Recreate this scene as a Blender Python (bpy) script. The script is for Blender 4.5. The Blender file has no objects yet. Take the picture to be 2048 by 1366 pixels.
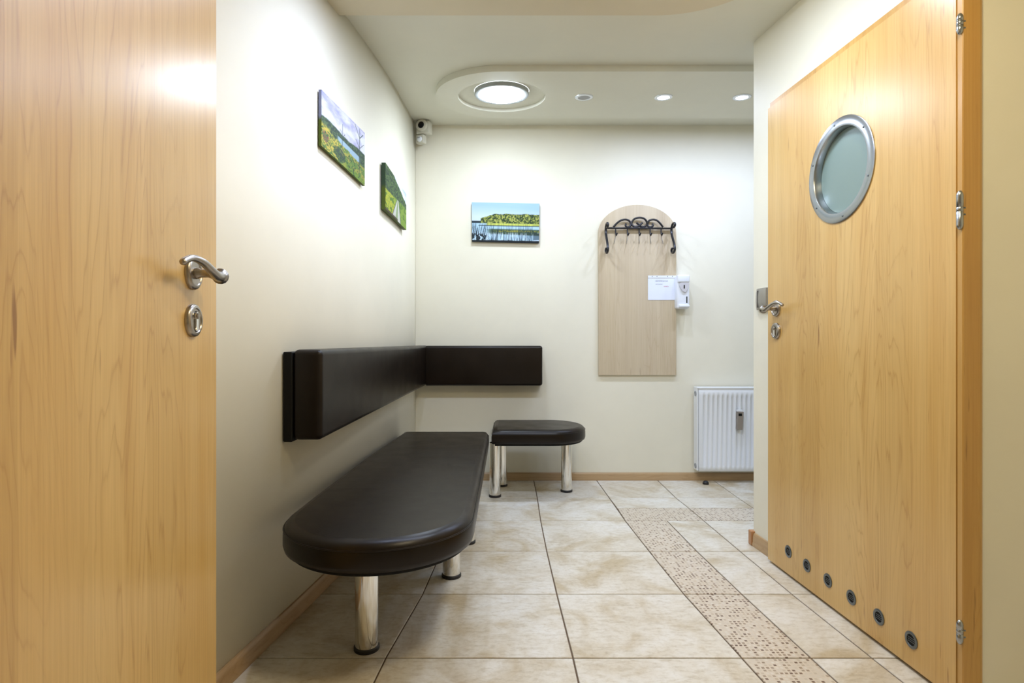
import bpy, bmesh, math, random
import numpy as np
from mathutils import Vector, Matrix
random.seed(7)
PI = math.pi
F, CX, CY, H = 1150.0, 1010.0, 683.0, 1.0
S = bpy.context.scene
C = S.collection

# ------------------------------------------------------------ camera, world, exposure
cam_d = bpy.data.cameras.new('camera')
cam_d.sensor_width = 36.0
cam_d.lens = F / 2048 * 36.0
cam_d.shift_x = (1024 - CX) / 2048
cam_d.clip_start = 0.02
cam = bpy.data.objects.new('camera', cam_d)
C.objects.link(cam)
cam.location = (0, 0, H)
cam.rotation_euler = (PI / 2, 0, 0)
S.camera = cam

W = bpy.data.worlds.new('world')
S.world = W
W.use_nodes = True
W.node_tree.nodes['Background'].inputs[0].default_value = (1.0, 0.88, 0.70, 1)
W.node_tree.nodes['Background'].inputs[1].default_value = 0.3
vs = S.view_settings
vs.view_transform = 'Standard'
vs.look = 'None'
vs.gamma = 1
vs.use_curve_mapping = False
vs.exposure = 0.0
BIG = 80.0        # radiance of the large round lamps
SMALL = 7.4       # watts of each small spot
COOL = (0.72, 0.83, 1.0)
COOL2 = (0.60, 0.71, 1.0)
WARM = (1.0, 0.83, 0.53)
VEST_FILL = 50.0  # radiance of the added fill lamp over the entrance

# ------------------------------------------------------------ geometry of the room
WALLL = [(-1.5, -0.93), (1.0, -0.895), (1.68, -0.815), (1.82, -0.797), (2.2, -0.751), (2.4, -0.730),
         (2.6, -0.707), (2.86, -0.682), (3.28, -0.657), (3.7, -0.648), (4.15, -0.645)]
YB = 4.15


def interp(t, y):
    if y <= t[0][0]:
        return t[0][1]
    for (a, xa), (b, xb) in zip(t, t[1:]):
        if y <= b:
            return xa + (xb - xa) * (y - a) / (b - a)
    return t[-1][1]


def smooth(t, y, w=0.22):
    return sum(interp(t, y + w * k) for k in (-1, -.5, 0, .5, 1)) / 5 if y < YB - w else interp(t, y)


def wl(y):
    return smooth(WALLL, y)


def zc(y):            # underside of the ceiling
    return 2.278 + 0.0681 * y


def zp(y):            # underside of the dropped panels
    return 2.243 + 0.0681 * y


def P(px, py, y):
    return Vector(((px - CX) / F * y, y, H - (py - CY) / F * y))


def floor_pt(px, py, z=0.0):
    y = F * (H - z) / (py - CY)
    return P(px, py, y)


def yl(px, off=0.0):   # depth where the column px meets the left wall, off metres proud
    r = (px - CX) / F
    a, b = 1.2, YB
    for _ in range(50):
        m = (a + b) / 2
        if (wl(m) + off) - r * m < 0:
            a = m
        else:
            b = m
    return (a + b) / 2


# ------------------------------------------------------------ materials
def lin(c):
    return tuple(((v / 255) / 12.92 if v / 255 <= 0.04045 else ((v / 255 + 0.055) / 1.055) ** 2.4) for v in c)


def mat(name, col=(.8, .8, .8), rough=.5, metal=0.0, spec=.5, coat=0.0, emit=None, estr=0, trans=0.0):
    m = bpy.data.materials.new(name)
    m.use_nodes = True
    b = m.node_tree.nodes['Principled BSDF']
    b.inputs['Base Color'].default_value = (*col, 1)
    b.inputs['Roughness'].default_value = rough
    b.inputs['Metallic'].default_value = metal
    b.inputs['Specular IOR Level'].default_value = spec
    b.inputs['Coat Weight'].default_value = coat
    b.inputs['Transmission Weight'].default_value = trans
    if emit:
        b.inputs['Emission Color'].default_value = (*emit, 1)
        b.inputs['Emission Strength'].default_value = estr
    return m


class N:
    """small node helper"""
    def __init__(s, m):
        s.t = m.node_tree
        s.b = s.t.nodes['Principled BSDF']

    def n(s, kind, **kw):
        x = s.t.nodes.new(kind)
        for k, v in kw.items():
            if k.startswith('i_'):
                x.inputs[k[2:].replace('_', ' ')].default_value = v
            else:
                setattr(x, k, v)
        return x

    def l(s, a, b):
        s.t.links.new(a, b)

    def ramp(s, fac, stops):
        r = s.n('ShaderNodeValToRGB')
        e = r.color_ramp.elements
        while len(e) < len(stops):
            e.new(0.5)
        for k, (p, c) in enumerate(stops):
            e[k].position = p
            e[k].color = (*c, 1) if len(c) == 3 else c
        s.l(fac, r.inputs[0])
        return r.outputs[0]

    def mix(s, fac, a, b, mode='MIX'):
        x = s.n('ShaderNodeMix', data_type='RGBA', blend_type=mode)
        for sock, v in ((x.inputs[0], fac), (x.inputs[6], a), (x.inputs[7], b)):
            if hasattr(v, 'is_linked'):
                s.l(v, sock)
            else:
                sock.default_value = v if isinstance(v, float) else (*v, 1)
        return x.outputs[2]

    def coord(s, scale=(1, 1, 1), kind='Object', rnd=0.0):
        c = s.n('ShaderNodeTexCoord')
        mp = s.n('ShaderNodeMapping')
        mp.inputs['Scale'].default_value = scale
        s.l(c.outputs[kind], mp.inputs[0])
        if rnd:
            o = s.n('ShaderNodeObjectInfo')
            v = s.n('ShaderNodeCombineXYZ')
            ml = s.n('ShaderNodeMath', operation='MULTIPLY')
            ml.inputs[1].default_value = rnd
            s.l(o.outputs['Random'], ml.inputs[0])
            s.l(ml.outputs[0], v.inputs[0])
            s.l(ml.outputs[0], v.inputs[1])
            s.l(v.outputs[0], mp.inputs['Location'])
        return mp.outputs[0]

    def noise(s, vec, scale, detail=4, rough=.5, dist=0.0):
        x = s.n('ShaderNodeTexNoise')
        x.inputs['Scale'].default_value = scale
        x.inputs['Detail'].default_value = detail
        x.inputs['Roughness'].default_value = rough
        x.inputs['Distortion'].default_value = dist
        s.l(vec, x.inputs['Vector'])
        return x.outputs[0]

    def bump(s, h, strength, dist=.002):
        x = s.n('ShaderNodeBump')
        x.inputs['Strength'].default_value = strength
        x.inputs['Distance'].default_value = dist
        s.l(h, x.inputs['Height'])
        s.l(x.outputs[0], s.b.inputs['Normal'])


def paint(name, col, rough=.55, var=.04):
    m = mat(name, col, rough, spec=.35)
    g = N(m)
    v = g.coord()
    a = g.noise(v, 1.3, 5, .6)
    c2 = tuple(x * (1 - var * 1.6) for x in col)
    g.l(g.ramp(a, [(.35, c2), (.65, col)]), g.b.inputs['Base Color'])
    g.bump(g.noise(v, 220, 3), .08, .001)
    return m


def wood(name, base, dark, fleck, rough=.33, sc=1.0, axis='z', coat=.25, contrast=1.0):
    m = mat(name, base, rough, spec=.4, coat=coat)
    g = N(m)
    g.b.inputs['Coat Roughness'].default_value = .27
    def S3(a, b):
        return {'z': (a, a, b), 'x': (b, a, a), 'y': (a, b, a)}[axis]
    fine = g.noise(g.coord(S3(150 * sc, 2.2 * sc)), 1.0, 5, .7)
    broad = g.noise(g.coord(S3(7 * sc, .45 * sc)), 1.0, 4, .6, .6)
    ct = g.noise(g.coord(S3(5.2 * sc, .62 * sc)), 1.0, 5, .42, .35)
    mu = g.n('ShaderNodeMath', operation='MULTIPLY')
    mu.inputs[1].default_value = 26.0
    g.l(ct, mu.inputs[0])
    fc = g.n('ShaderNodeMath', operation='FRACT')
    g.l(mu.outputs[0], fc.inputs[0])
    rings = g.ramp(fc.outputs[0], [(0, (.74, .64, .50)), (.10, (.92, .89, .84)), (.45, (1, 1, 1)), (.9, (.97, .95, .92)), (1, (.74, .64, .50))])
    # where the figure shows: only in some bands of the veneer
    msk = g.ramp(g.noise(g.coord(S3(4.5 * sc, .35 * sc)), 1.0, 2, .5), [(.42, (0, 0, 0)), (.60, (1, 1, 1))])
    # veneer leaves: broad strips of slightly different tone
    cx_ = g.n('ShaderNodeTexCoord')
    sp = g.n('ShaderNodeSeparateXYZ')
    g.l(cx_.outputs['Object'], sp.inputs[0])
    dv_ = g.n('ShaderNodeMath', operation='MULTIPLY')
    dv_.inputs[1].default_value = 6.3
    g.l(sp.outputs[0 if axis != 'x' else 1], dv_.inputs[0])
    fo = g.n('ShaderNodeMath', operation='FLOOR')
    g.l(dv_.outputs[0], fo.inputs[0])
    wn_ = g.n('ShaderNodeTexWhiteNoise', noise_dimensions='1D')
    g.l(fo.outputs[0], wn_.inputs['W'])
    strip = g.ramp(wn_.outputs['Value'], [(0, (.90, .87, .80)), (1, (1, 1, 1))])
    c0 = g.ramp(broad, [(.32, dark), (.62, base)])
    c00 = g.mix(.8 * contrast, c0, strip, 'MULTIPLY')
    rm = g.mix(msk, (1.0, 1.0, 1.0), rings)
    fin = g.ramp(fine, [(.3, (.84, .80, .74)), (.58, (1, 1, 1))])
    c1 = g.mix(.65 * contrast, c00, rm, 'MULTIPLY')
    c2 = g.mix(.8 * contrast, c1, fin, 'MULTIPLY')
    fl = g.noise(g.coord(S3(60 * sc, 4.5 * sc)), 1.0, 2, .4)
    fm = g.ramp(fl, [(.715, (0, 0, 0)), (.78, (.8, .8, .8))])
    c3 = g.mix(fm, c2, fleck)
    g.l(c3, g.b.inputs['Base Color'])
    g.bump(fine, .05, .001)
    return m


M = {}
M['wall'] = paint('cream_wall_paint', (.84, .80, .655))
M['ceil'] = paint('ceiling_paint', (.74, .72, .60), .6)
M['panel_warm_cast'] = paint('warm_cast_panel_paint', (.70, .62, .45), .6)  # near panel: ceiling paint with the warm light cast put into its colour
M['recess'] = paint('recess_paint', (.70, .66, .50), .6)
M['door'] = wood('maple_veneer', (.715, .47, .168), (.65, .39, .115), (.26, .11, .022), coat=.62)
M['casing'] = wood('maple_casing', (.62, .37, .11), (.54, .30, .08), (.25, .12, .03), contrast=.7)
M['board'] = wood('pale_board', (.62, .52, .37), (.54, .44, .31), (.40, .31, .21), rough=.45, coat=0, contrast=.6)
M['base_x'] = wood('skirting_wood_x', (.52, .36, .20), (.44, .29, .15), (.25, .15, .07), .4, axis='x', contrast=.7)
M['base_y'] = wood('skirting_wood_y', (.52, .36, .20), (.44, .29, .15), (.25, .15, .07), .4, axis='y', contrast=.7)
M['cap'] = mat('skirting_cap', (.45, .22, .09), .4)
M['grout'] = mat('grout', (.13, .085, .05), .8)
M['chrome'] = mat('chrome', (.83, .82, .78), .10, 1.0)
M['satin'] = mat('satin_nickel', (.40, .36, .31), .30, 1.0)
M['steel'] = mat('brushed_steel', (.40, .42, .44), .27, 1.0)
M['iron'] = mat('black_iron', (.035, .035, .04), .32, .6)
M['wire'] = mat('grey_wire', (.30, .28, .25), .4, .8)
M['rubber'] = mat('black_rubber', (.012, .011, .012), .5)
M['dark'] = mat('dark_inside', (.006, .006, .006), .6, spec=.2)
M['white'] = mat('white_enamel', (.80, .82, .84), .28)
M['plast'] = mat('white_plastic', (.82, .85, .90), .32)
M['plast_cream'] = mat('aged_plastic', (.62, .60, .50), .4)
M['grey'] = mat('grey_plastic', (.33, .34, .35), .4)
M['taupe'] = mat('taupe_plastic', (.27, .23, .19), .45)
M['paper'] = mat('paper', (.80, .84, .95), .35)
M['ink'] = mat('ink_grey', (.12, .12, .16), .6)
M['red'] = mat('ink_red', (.55, .06, .08), .6)
M['gunmetal'] = mat('gunmetal', (.17, .19, .20), .35, .9)
M['frost'] = mat('frosted_glass', (.20, .275, .25), .35, spec=.5)
M['lamp_big'] = mat('lamp_diffuser', (1, 1, 1), .5, emit=COOL, estr=BIG)
M['lamp_small'] = mat('spot_bulb', (1, 1, 1), .5, emit=COOL2, estr=14)
M['fill_warm'] = mat('added_fill_lamp', (1, 1, 1), .5, emit=WARM, estr=VEST_FILL)
M['stone_edge'] = mat('tile_edge', (.5, .42, .3), .6)

# leather
m = mat('brown_leatherette', (.008, .0042, .0022), .33, spec=.27)
g = N(m)
v = g.coord()
g.bump(g.noise(v, 110, 2, .5), .045, .0012)
g.l(g.ramp(g.noise(v, 5, 4), [(.3, (.006, .0032, .0016)), (.7, (.010, .0056, .003))]), g.b.inputs['Base Color'])
g.l(g.ramp(g.noise(v, 9, 4), [(.3, (.31,) * 3), (.7, (.38,) * 3)]), g.b.inputs['Roughness'])
M['leather'] = m


def tile_mat(name, a, b, c):
    m = mat(name, a, .34, spec=.45)
    g = N(m)
    v = g.coord((1, 1, 1), rnd=37.0)
    v2 = g.coord((2.2, 6.0, 1), rnd=53.0)
    n1 = g.noise(v, 3.2, 6, .62, .8)
    n2 = g.noise(v2, 9.0, 6, .72, .4)
    n3 = g.noise(v, 60, 3, .6)
    c1 = g.ramp(n1, [(.34, b), (.52, a), (.70, c)])
    c2 = g.mix(.75, c1, g.ramp(n2, [(.28, (.70, .64, .54)), (.52, (1, 1, 1))]), 'MULTIPLY')
    c3 = g.mix(.35, c2, g.ramp(n3, [(.30, (.72, .66, .56)), (.5, (1, 1, 1))]), 'MULTIPLY')
    g.l(c3, g.b.inputs['Base Color'])
    g.l(g.ramp(n2, [(.3, (.42,) * 3), (.7, (.28,) * 3)]), g.b.inputs['Roughness'])
    g.bump(n2, .06, .002)
    return m


M['tile'] = tile_mat('stone_tile', (.69, .645, .555), (.52, .43, .29), (.77, .75, .70))

# printed mosaic: rows of tiny squares, some dark brown
m = mat('mosaic_print', (.6, .5, .38), .38)
g = N(m)
co = g.coord((1, 1, 1), kind='Object')
pitch = 0.0145
dv = g.n('ShaderNodeVectorMath', operation='SCALE')
dv.inputs['Scale'].default_value = 1 / pitch
g.l(co, dv.inputs[0])
fl = g.n('ShaderNodeVectorMath', operation='FLOOR')
g.l(dv.outputs[0], fl.inputs[0])
fr = g.n('ShaderNodeVectorMath', operation='FRACTION')
g.l(dv.outputs[0], fr.inputs[0])
sx = g.n('ShaderNodeSeparateXYZ')
g.l(fl.outputs[0], sx.inputs[0])
cb = g.n('ShaderNodeCombineXYZ')
g.l(sx.outputs[0], cb.inputs[0])
g.l(sx.outputs[1], cb.inputs[1])
wn = g.n('ShaderNodeTexWhiteNoise', noise_dimensions='2D')
g.l(cb.outputs[0], wn.inputs['Vector'])
cell = g.ramp(wn.outputs['Value'], [(0, (.16, .10, .07)), (.13, (.20, .13, .09)), (.15, (.30, .22, .15)), (.30, (.36, .28, .20)),
                                    (.45, (.52, .44, .33)), (.7, (.60, .53, .43)), (1, (.66, .61, .52))])
fx = g.n('ShaderNodeSeparateXYZ')
g.l(fr.outputs[0], fx.inputs[0])
def edge(sock):
    a = g.n('ShaderNodeMath', operation='SUBTRACT'); a.inputs[1].default_value = .5
    g.l(sock, a.inputs[0])
    b = g.n('ShaderNodeMath', operation='ABSOLUTE'); g.l(a.outputs[0], b.inputs[0])
    c = g.n('ShaderNodeMath', operation='GREATER_THAN'); c.inputs[1].default_value = .31
    g.l(b.outputs[0], c.inputs[0])
    return c.outputs[0]
mx = g.n('ShaderNodeMath', operation='MAXIMUM')
g.l(edge(fx.outputs[0]), mx.inputs[0])
g.l(edge(fx.outputs[1]), mx.inputs[1])
g.l(g.mix(mx.outputs[0], cell, (.62, .54, .43)), g.b.inputs['Base Color'])
M['mosaic'] = m


# ------------------------------------------------------------ object helpers
def link(name, me, m=None, parent=None, label=None, smooth_=False):
    o = bpy.data.objects.new(name, me)
    C.objects.link(o)
    if m is not None:
        me.materials.append(m)
    if parent is not None:
        o.parent = parent
    if label:
        o['label'] = label
    if smooth_:
        for p in me.polygons:
            p.use_smooth = True
    return o


def bm_obj(name, bm, m=None, parent=None, label=None, smooth_=False, angle=None):
    bmesh.ops.recalc_face_normals(bm, faces=bm.faces)
    me = bpy.data.meshes.new(name)
    if angle is not None:
        for f in bm.faces:
            f.smooth = True
        for e in bm.edges:
            if len(e.link_faces) == 2 and e.calc_face_angle(0) > angle:
                e.smooth = False
    for f in bm.faces:
        if len(f.verts) > 24:
            f.smooth = False
    bm.to_mesh(me)
    bm.free()
    return link(name, me, m, parent, label, smooth_)


def tag(o, label, cat, group=None):
    o['label'] = label
    o['category'] = cat
    if group:
        o['group'] = group
    return o


def struct(o):
    o['kind'] = 'structure'
    return o


def thing(name, label, cat, loc=(0, 0, 0), group=None, mtx=None):
    o = bpy.data.objects.new(name, None)
    C.objects.link(o)
    o.empty_display_size = .05
    if mtx is not None:
        o.matrix_world = mtx
    else:
        o.location = loc
    if cat:
        tag(o, label, cat, group)
    return o


def hexa(bm, pts):
    """8 points: bottom 4 (ccw) then top 4"""
    v = [bm.verts.new(p) for p in pts]
    for f in ((0, 3, 2, 1), (4, 5, 6, 7), (0, 1, 5, 4), (1, 2, 6, 5), (2, 3, 7, 6), (3, 0, 4, 7)):
        bm.faces.new([v[i] for i in f])
    return v


def box(bm, x0, x1, y0, y1, z0, z1):
    return hexa(bm, [(x0, y0, z0), (x1, y0, z0), (x1, y1, z0), (x0, y1, z0),
                     (x0, y0, z1), (x1, y0, z1), (x1, y1, z1), (x0, y1, z1)])


def bevel_all(bm, r, seg=2):
    bmesh.ops.recalc_face_normals(bm, faces=bm.faces)
    bmesh.ops.bevel(bm, geom=bm.edges[:] + bm.verts[:], offset=r, segments=seg, profile=.5, affect='EDGES')


def lathe(bm, prof, seg=32, mtx=Matrix(), ang0=0, ang1=2 * PI, squash=(1, 1)):
    full = abs(ang1 - ang0 - 2 * PI) < 1e-6
    n = seg if full else seg + 1
    rings = []
    for r, z in prof:
        if r < 1e-7:
            rings.append([bm.verts.new(mtx @ Vector((0, 0, z)))])
        else:
            rings.append([bm.verts.new(mtx @ Vector((r * math.cos(ang0 + (ang1 - ang0) * k / seg) * squash[0],
                                                     r * math.sin(ang0 + (ang1 - ang0) * k / seg) * squash[1], z)))
                          for k in range(n)])
    for a, b in zip(rings, rings[1:]):
        for k in range(seg):
            k2 = (k + 1) % n
            if len(a) == 1 and len(b) == 1:
                continue
            if len(a) == 1:
                bm.faces.new((a[0], b[k], b[k2]))
            elif len(b) == 1:
                bm.faces.new((a[k], b[0], a[k2]))
            else:
                bm.faces.new((a[k], b[k], b[k2], a[k2]))


def tube(bm, pts, rad, sides=8, flat=1.0, caps=True):
    pts = [Vector(p) for p in pts]
    n = len(pts)
    if not hasattr(rad, '__len__'):
        rad = [rad] * n
    up = Vector((0, 0, 1))
    rings = []
    prev = None
    for i, p in enumerate(pts):
        t = (pts[min(i + 1, n - 1)] - pts[max(i - 1, 0)]).normalized()
        if prev is None:
            a = t.cross(up)
            if a.length < .1:
                a = t.cross(Vector((1, 0, 0)))
        else:
            a = prev - t * prev.dot(t)
        a.normalize()
        prev = a
        b = t.cross(a)
        rings.append([bm.verts.new(p + (a * math.cos(2 * PI * k / sides) + b * math.sin(2 * PI * k / sides) * flat) * rad[i])
                      for k in range(sides)])
    for r0, r1 in zip(rings, rings[1:]):
        for k in range(sides):
            bm.faces.new((r0[k], r0[(k + 1) % sides], r1[(k + 1) % sides], r1[k]))
    if caps:
        bm.faces.new(rings[0])
        bm.faces.new(rings[-1][::-1])


def catmull(pts, n=6):
    pts = [Vector(p) for p in pts]
    out = []
    q = [pts[0] * 2 - pts[1]] + pts + [pts[-1] * 2 - pts[-2]]
    for i in range(1, len(q) - 2):
        p0, p1, p2, p3 = q[i - 1:i + 3]
        for k in range(n):
            t = k / n
            out.append(.5 * ((2 * p1) + (p2 - p0) * t + (2 * p0 - 5 * p1 + 4 * p2 - p3) * t * t
                             + (-p0 + 3 * p1 - 3 * p2 + p3) * t ** 3))
    out.append(pts[-1])
    return out


def offset_outline(o, d):
    """inset a ccw outline by d"""
    n = len(o)
    out = []
    for i in range(n):
        p, a, b = Vector(o[i]), Vector(o[i - 1]), Vector(o[(i + 1) % n])
        e1 = (p - a).normalized()
        e2 = (b - p).normalized()
        n1 = Vector((-e1.y, e1.x))
        n2 = Vector((-e2.y, e2.x))
        m_ = (n1 + n2)
        m_.normalize()
        out.append(p + m_ * d / max(.35, m_.dot(n1)))
    return out


def slab(bm, outline, prof):
    """prof: list of (inset, z); closed by a fan at both ends"""
    rings = []
    for d, z in prof:
        rings.append([bm.verts.new((p.x, p.y, z)) for p in offset_outline(outline, d)])
    n = len(outline)
    for a, b in zip(rings, rings[1:]):
        for k in range(n):
            bm.faces.new((a[k], a[(k + 1) % n], b[(k + 1) % n], b[k]))
    bm.faces.new(rings[0][::-1])
    bm.faces.new(rings[-1])


# ------------------------------------------------------------ SETTING
# --- walls
def wall_mesh(name, pts, z0=0.0, thick=.12, side=1, m=None, top=None):
    """vertical wall through plan points, thickness towards side*(left normal)"""
    bm = bmesh.new()
    top = top or zc
    n = len(pts)
    off = []
    for i in range(n):
        a = Vector(pts[max(i - 1, 0)])
        b = Vector(pts[min(i + 1, n - 1)])
        t = (b - a).normalized()
        off.append(Vector(pts[i]) + Vector((-t.y, t.x)) * thick * side)
    prev = None
    for p, q in zip(pts, off):
        ring = [bm.verts.new((p[0], p[1], z0)), bm.verts.new((q[0], q[1], z0)),
                bm.verts.new((q[0], q[1], top(q[1]) + .02)), bm.verts.new((p[0], p[1], top(p[1]) + .02))]
        if prev:
            for k in range(4):
                bm.faces.new((prev[k], prev[(k + 1) % 4], ring[(k + 1) % 4], ring[k]))
        else:
            bm.faces.new(ring)
        prev = ring
    bm.faces.new(prev[::-1])
    return struct(bm_obj(name, bm, m or M['wall'], smooth_=False))


ys = [-1.5, -.5, .5, 1.0] + [1.2 + .1 * k for k in range(30)]
ys = [y for y in ys if y < YB] + [YB]
w = wall_mesh('wall_left', [(wl(y), y) for y in ys], side=1)
for p in w.data.polygons:
    p.use_smooth = abs(p.normal.z) < .1 and abs(p.normal.x) > .8
wall_mesh('wall_back', [(-.80, YB), (2.90, YB)], side=1)
RW = [(2.83, 1.224), (2.43, 1.250), (1.60, 1.300)]
RWX = lambda y: interp(RW[::-1], y)
wall_mesh('wall_right', [(1.224, 2.83), (1.250, 2.43), (1.300, 1.575)], side=1, thick=.13)
wall_mesh('wall_right_beyond', [(2.75, 2.2), (2.75, YB)], side=-1)
wall_mesh('wall_alcove', [(1.34, 2.2), (2.87, 2.2)], side=-1)
wall_mesh('wall_partition', [(1.285, 1.572), (1.95, 1.572)], side=1, thick=.11)
wall_mesh('wall_right_near', [(1.90, -1.5), (1.90, 1.572)], side=-1)
wall_mesh('wall_near_left', [(-.90, .33), (-.66, .33)], side=1, thick=.10)
wall_mesh('wall_near_right', [(1.30, .33), (1.95, .33)], side=1, thick=.10)
wall_mesh('wall_front', [(-1.05, -1.5), (2.0, -1.5)], side=-1)

# --- ceiling with its two dropped panels
bm = bmesh.new()
hexa(bm, [(-1.1, -1.6, zc(-1.6)), (2.9, -1.6, zc(-1.6)), (2.9, 4.3, zc(4.3)), (-1.1, 4.3, zc(4.3)),
          (-1.1, -1.6, zc(-1.6) + .1), (2.9, -1.6, zc(-1.6) + .1), (2.9, 4.3, zc(4.3) + .1), (-1.1, 4.3, zc(4.3) + .1)])
ceiling = struct(bm_obj('ceiling', bm, M['ceil']))
R_PAN, R_HOLE = .396, .264


def panel(cx, cy, sgn, xend, m_, notch=None):
    """stadium panel hung below the ceiling, round end at cx, running to xend; a shallow round recess at the lamp"""
    bm = bmesh.new()
    n = 96
    outer = []
    for k in range(n):
        a = 2 * PI * k / n
        c, s = math.cos(a), math.sin(a)
        if c * sgn < 0:                       # round end
            outer.append((cx + R_PAN * c, cy + R_PAN * s))
        else:                                 # a box side, matched by angle to the hole
            t = max(abs(c), abs(s))
            outer.append((cx + R_PAN * c / t, cy + R_PAN * s / t))
    inner = [(cx + R_HOLE * math.cos(2 * PI * k / n), cy + R_HOLE * math.sin(2 * PI * k / n)) for k in range(n)]
    vo_ = [bm.verts.new((x, y, zp(y))) for x, y in outer]
    vt = [bm.verts.new((x, y, zc(y) - .0005)) for x, y in outer]
    vi = [bm.verts.new((x, y, zp(y))) for x, y in inner]
    vr = [bm.verts.new((x, y, zp(y) + .022)) for x, y in inner]
    for k in range(n):
        k2 = (k + 1) % n
        bm.faces.new((vo_[k], vo_[k2], vi[k2], vi[k]))
        bm.faces.new((vi[k], vi[k2], vr[k2], vr[k]))
        mid = outer[k][0] + outer[k2][0] - 2 * cx
        if mid * sgn < .0 or abs(outer[k][0] - outer[k2][0]) > 1e-6:
            bm.faces.new((vo_[k], vo_[k2], vt[k2], vt[k]))
    bm.faces.new(vr)
    x0 = cx + sgn * R_PAN
    # straight run
    for (ya, yb, f) in ((cy - R_PAN, cy + R_PAN, 'b'),):
        a, b = bm.verts.new((x0, ya, zp(ya))), bm.verts.new((x0, yb, zp(yb)))
        if notch:
            na = [(notch(ya + (yb - ya) * k / 8), ya + (yb - ya) * k / 8) for k in range(9)]
        else:
            na = [(xend, ya), (xend, yb)]
        lo = [bm.verts.new((x, y, zp(y))) for x, y in na]
        bm.faces.new([a] + lo + [b])
        at, bt = bm.verts.new((x0, ya, zc(ya) - .0005)), bm.verts.new((x0, yb, zc(yb) - .0005))
        ht = [bm.verts.new((x, y, zc(y) - .0005)) for x, y in (na[0], na[-1])]
        bm.faces.new((a, lo[0], ht[0], at))
        bm.faces.new((b, lo[-1], ht[1], bt))
    bmesh.ops.remove_doubles(bm, verts=bm.verts, dist=1e-5)
    o = bm_obj('dropped_panel', bm, m_, ceiling, angle=math.radians(35))
    return o


LAMP1 = (-.02, 3.492)
LAMP2 = (.652, 2.095)
panel(*LAMP1, 1, 2.75, M['ceil'])
panel(*LAMP2, -1, -.75, M['panel_warm_cast'], notch=lambda y: wl(y) - .005)

# --- floor: grout bed with tiles as parts
bm = bmesh.new()
box(bm, -1.06, 2.9, -1.6, 4.28, -.08, -.0035)
floor = struct(bm_obj('floor', bm, M['grout']))
ROWS = [-.979, -.513, -.047, .419, .885, 1.351, 1.817, 2.277, 2.740, 3.210, 3.682, 4.15]
COLL = [(-1, -.44), (1.35, -.405), (1.684, -.392), (1.817, -.377), (2.277, -.326), (2.74, -.303), (3.21, -.288), (4.15, -.280)]
COLA = [(-1, .225), (1.684, .2170), (1.817, .215), (2.277, .205), (2.74, .199), (3.21, .199), (3.682, .2065), (4.15, .207)]
COLC = [(-1, .80), (1.35, .790), (1.684, .765), (1.817, .7485), (2.277, .7085), (2.74, .688), (3.21, .671), (3.453, .673), (3.682, .667), (4.15, .660)]
COLM = [(-1, 1.02), (1.35, .998), (1.684, .981), (1.817, .967), (2.277, .9375), (2.74, .915), (3.21, .904)]
COLB = [(-1, 1.20), (1.35, 1.19), (1.684, 1.171), (1.817, 1.160), (2.277, 1.136), (2.74, 1.121), (3.21, 1.109), (3.453, 1.103), (3.682, 1.093), (4.15, 1.100)]
COLD = [(-1, 1.60), (2.0, 1.55), (3.453, 1.490), (3.682, 1.491), (4.15, 1.502)]
COLE = [(-1, 2.02), (4.15, 1.97)]
COLF = [(-1, 2.46), (4.15, 2.41)]
G = .0027


def tile(xa, xb, y0, y1, m, name):
    """xa/xb: column tables; G leaves the joint"""
    bm = bmesh.new()
    pts = [(interp(xa, y0) + G, y0 + G), (interp(xb, y0) - G, y0 + G), (interp(xb, y1) - G, y1 - G), (interp(xa, y1) + G, y1 - G)]
    if pts[1][0] - pts[0][0] < .01:
        bm.free()
        return
    cx_, cy_ = sum(p[0] for p in pts) / 4, sum(p[1] for p in pts) / 4
    i = .0012
    lo = [bm.verts.new((x, y, -.006)) for x, y in pts]
    md = [bm.verts.new((x, y, -.0012)) for x, y in pts]
    hi = [bm.verts.new((x + (i if x < cx_ else -i), y + (i if y < cy_ else -i), 0)) for x, y in pts]
    for a, b in ((lo, md), (md, hi)):
        for k in range(4):
            bm.faces.new((a[k], a[(k + 1) % 4], b[(k + 1) % 4], b[k]))
    bm.faces.new(hi)
    return bm_obj(name, bm, m, floor)


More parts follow.
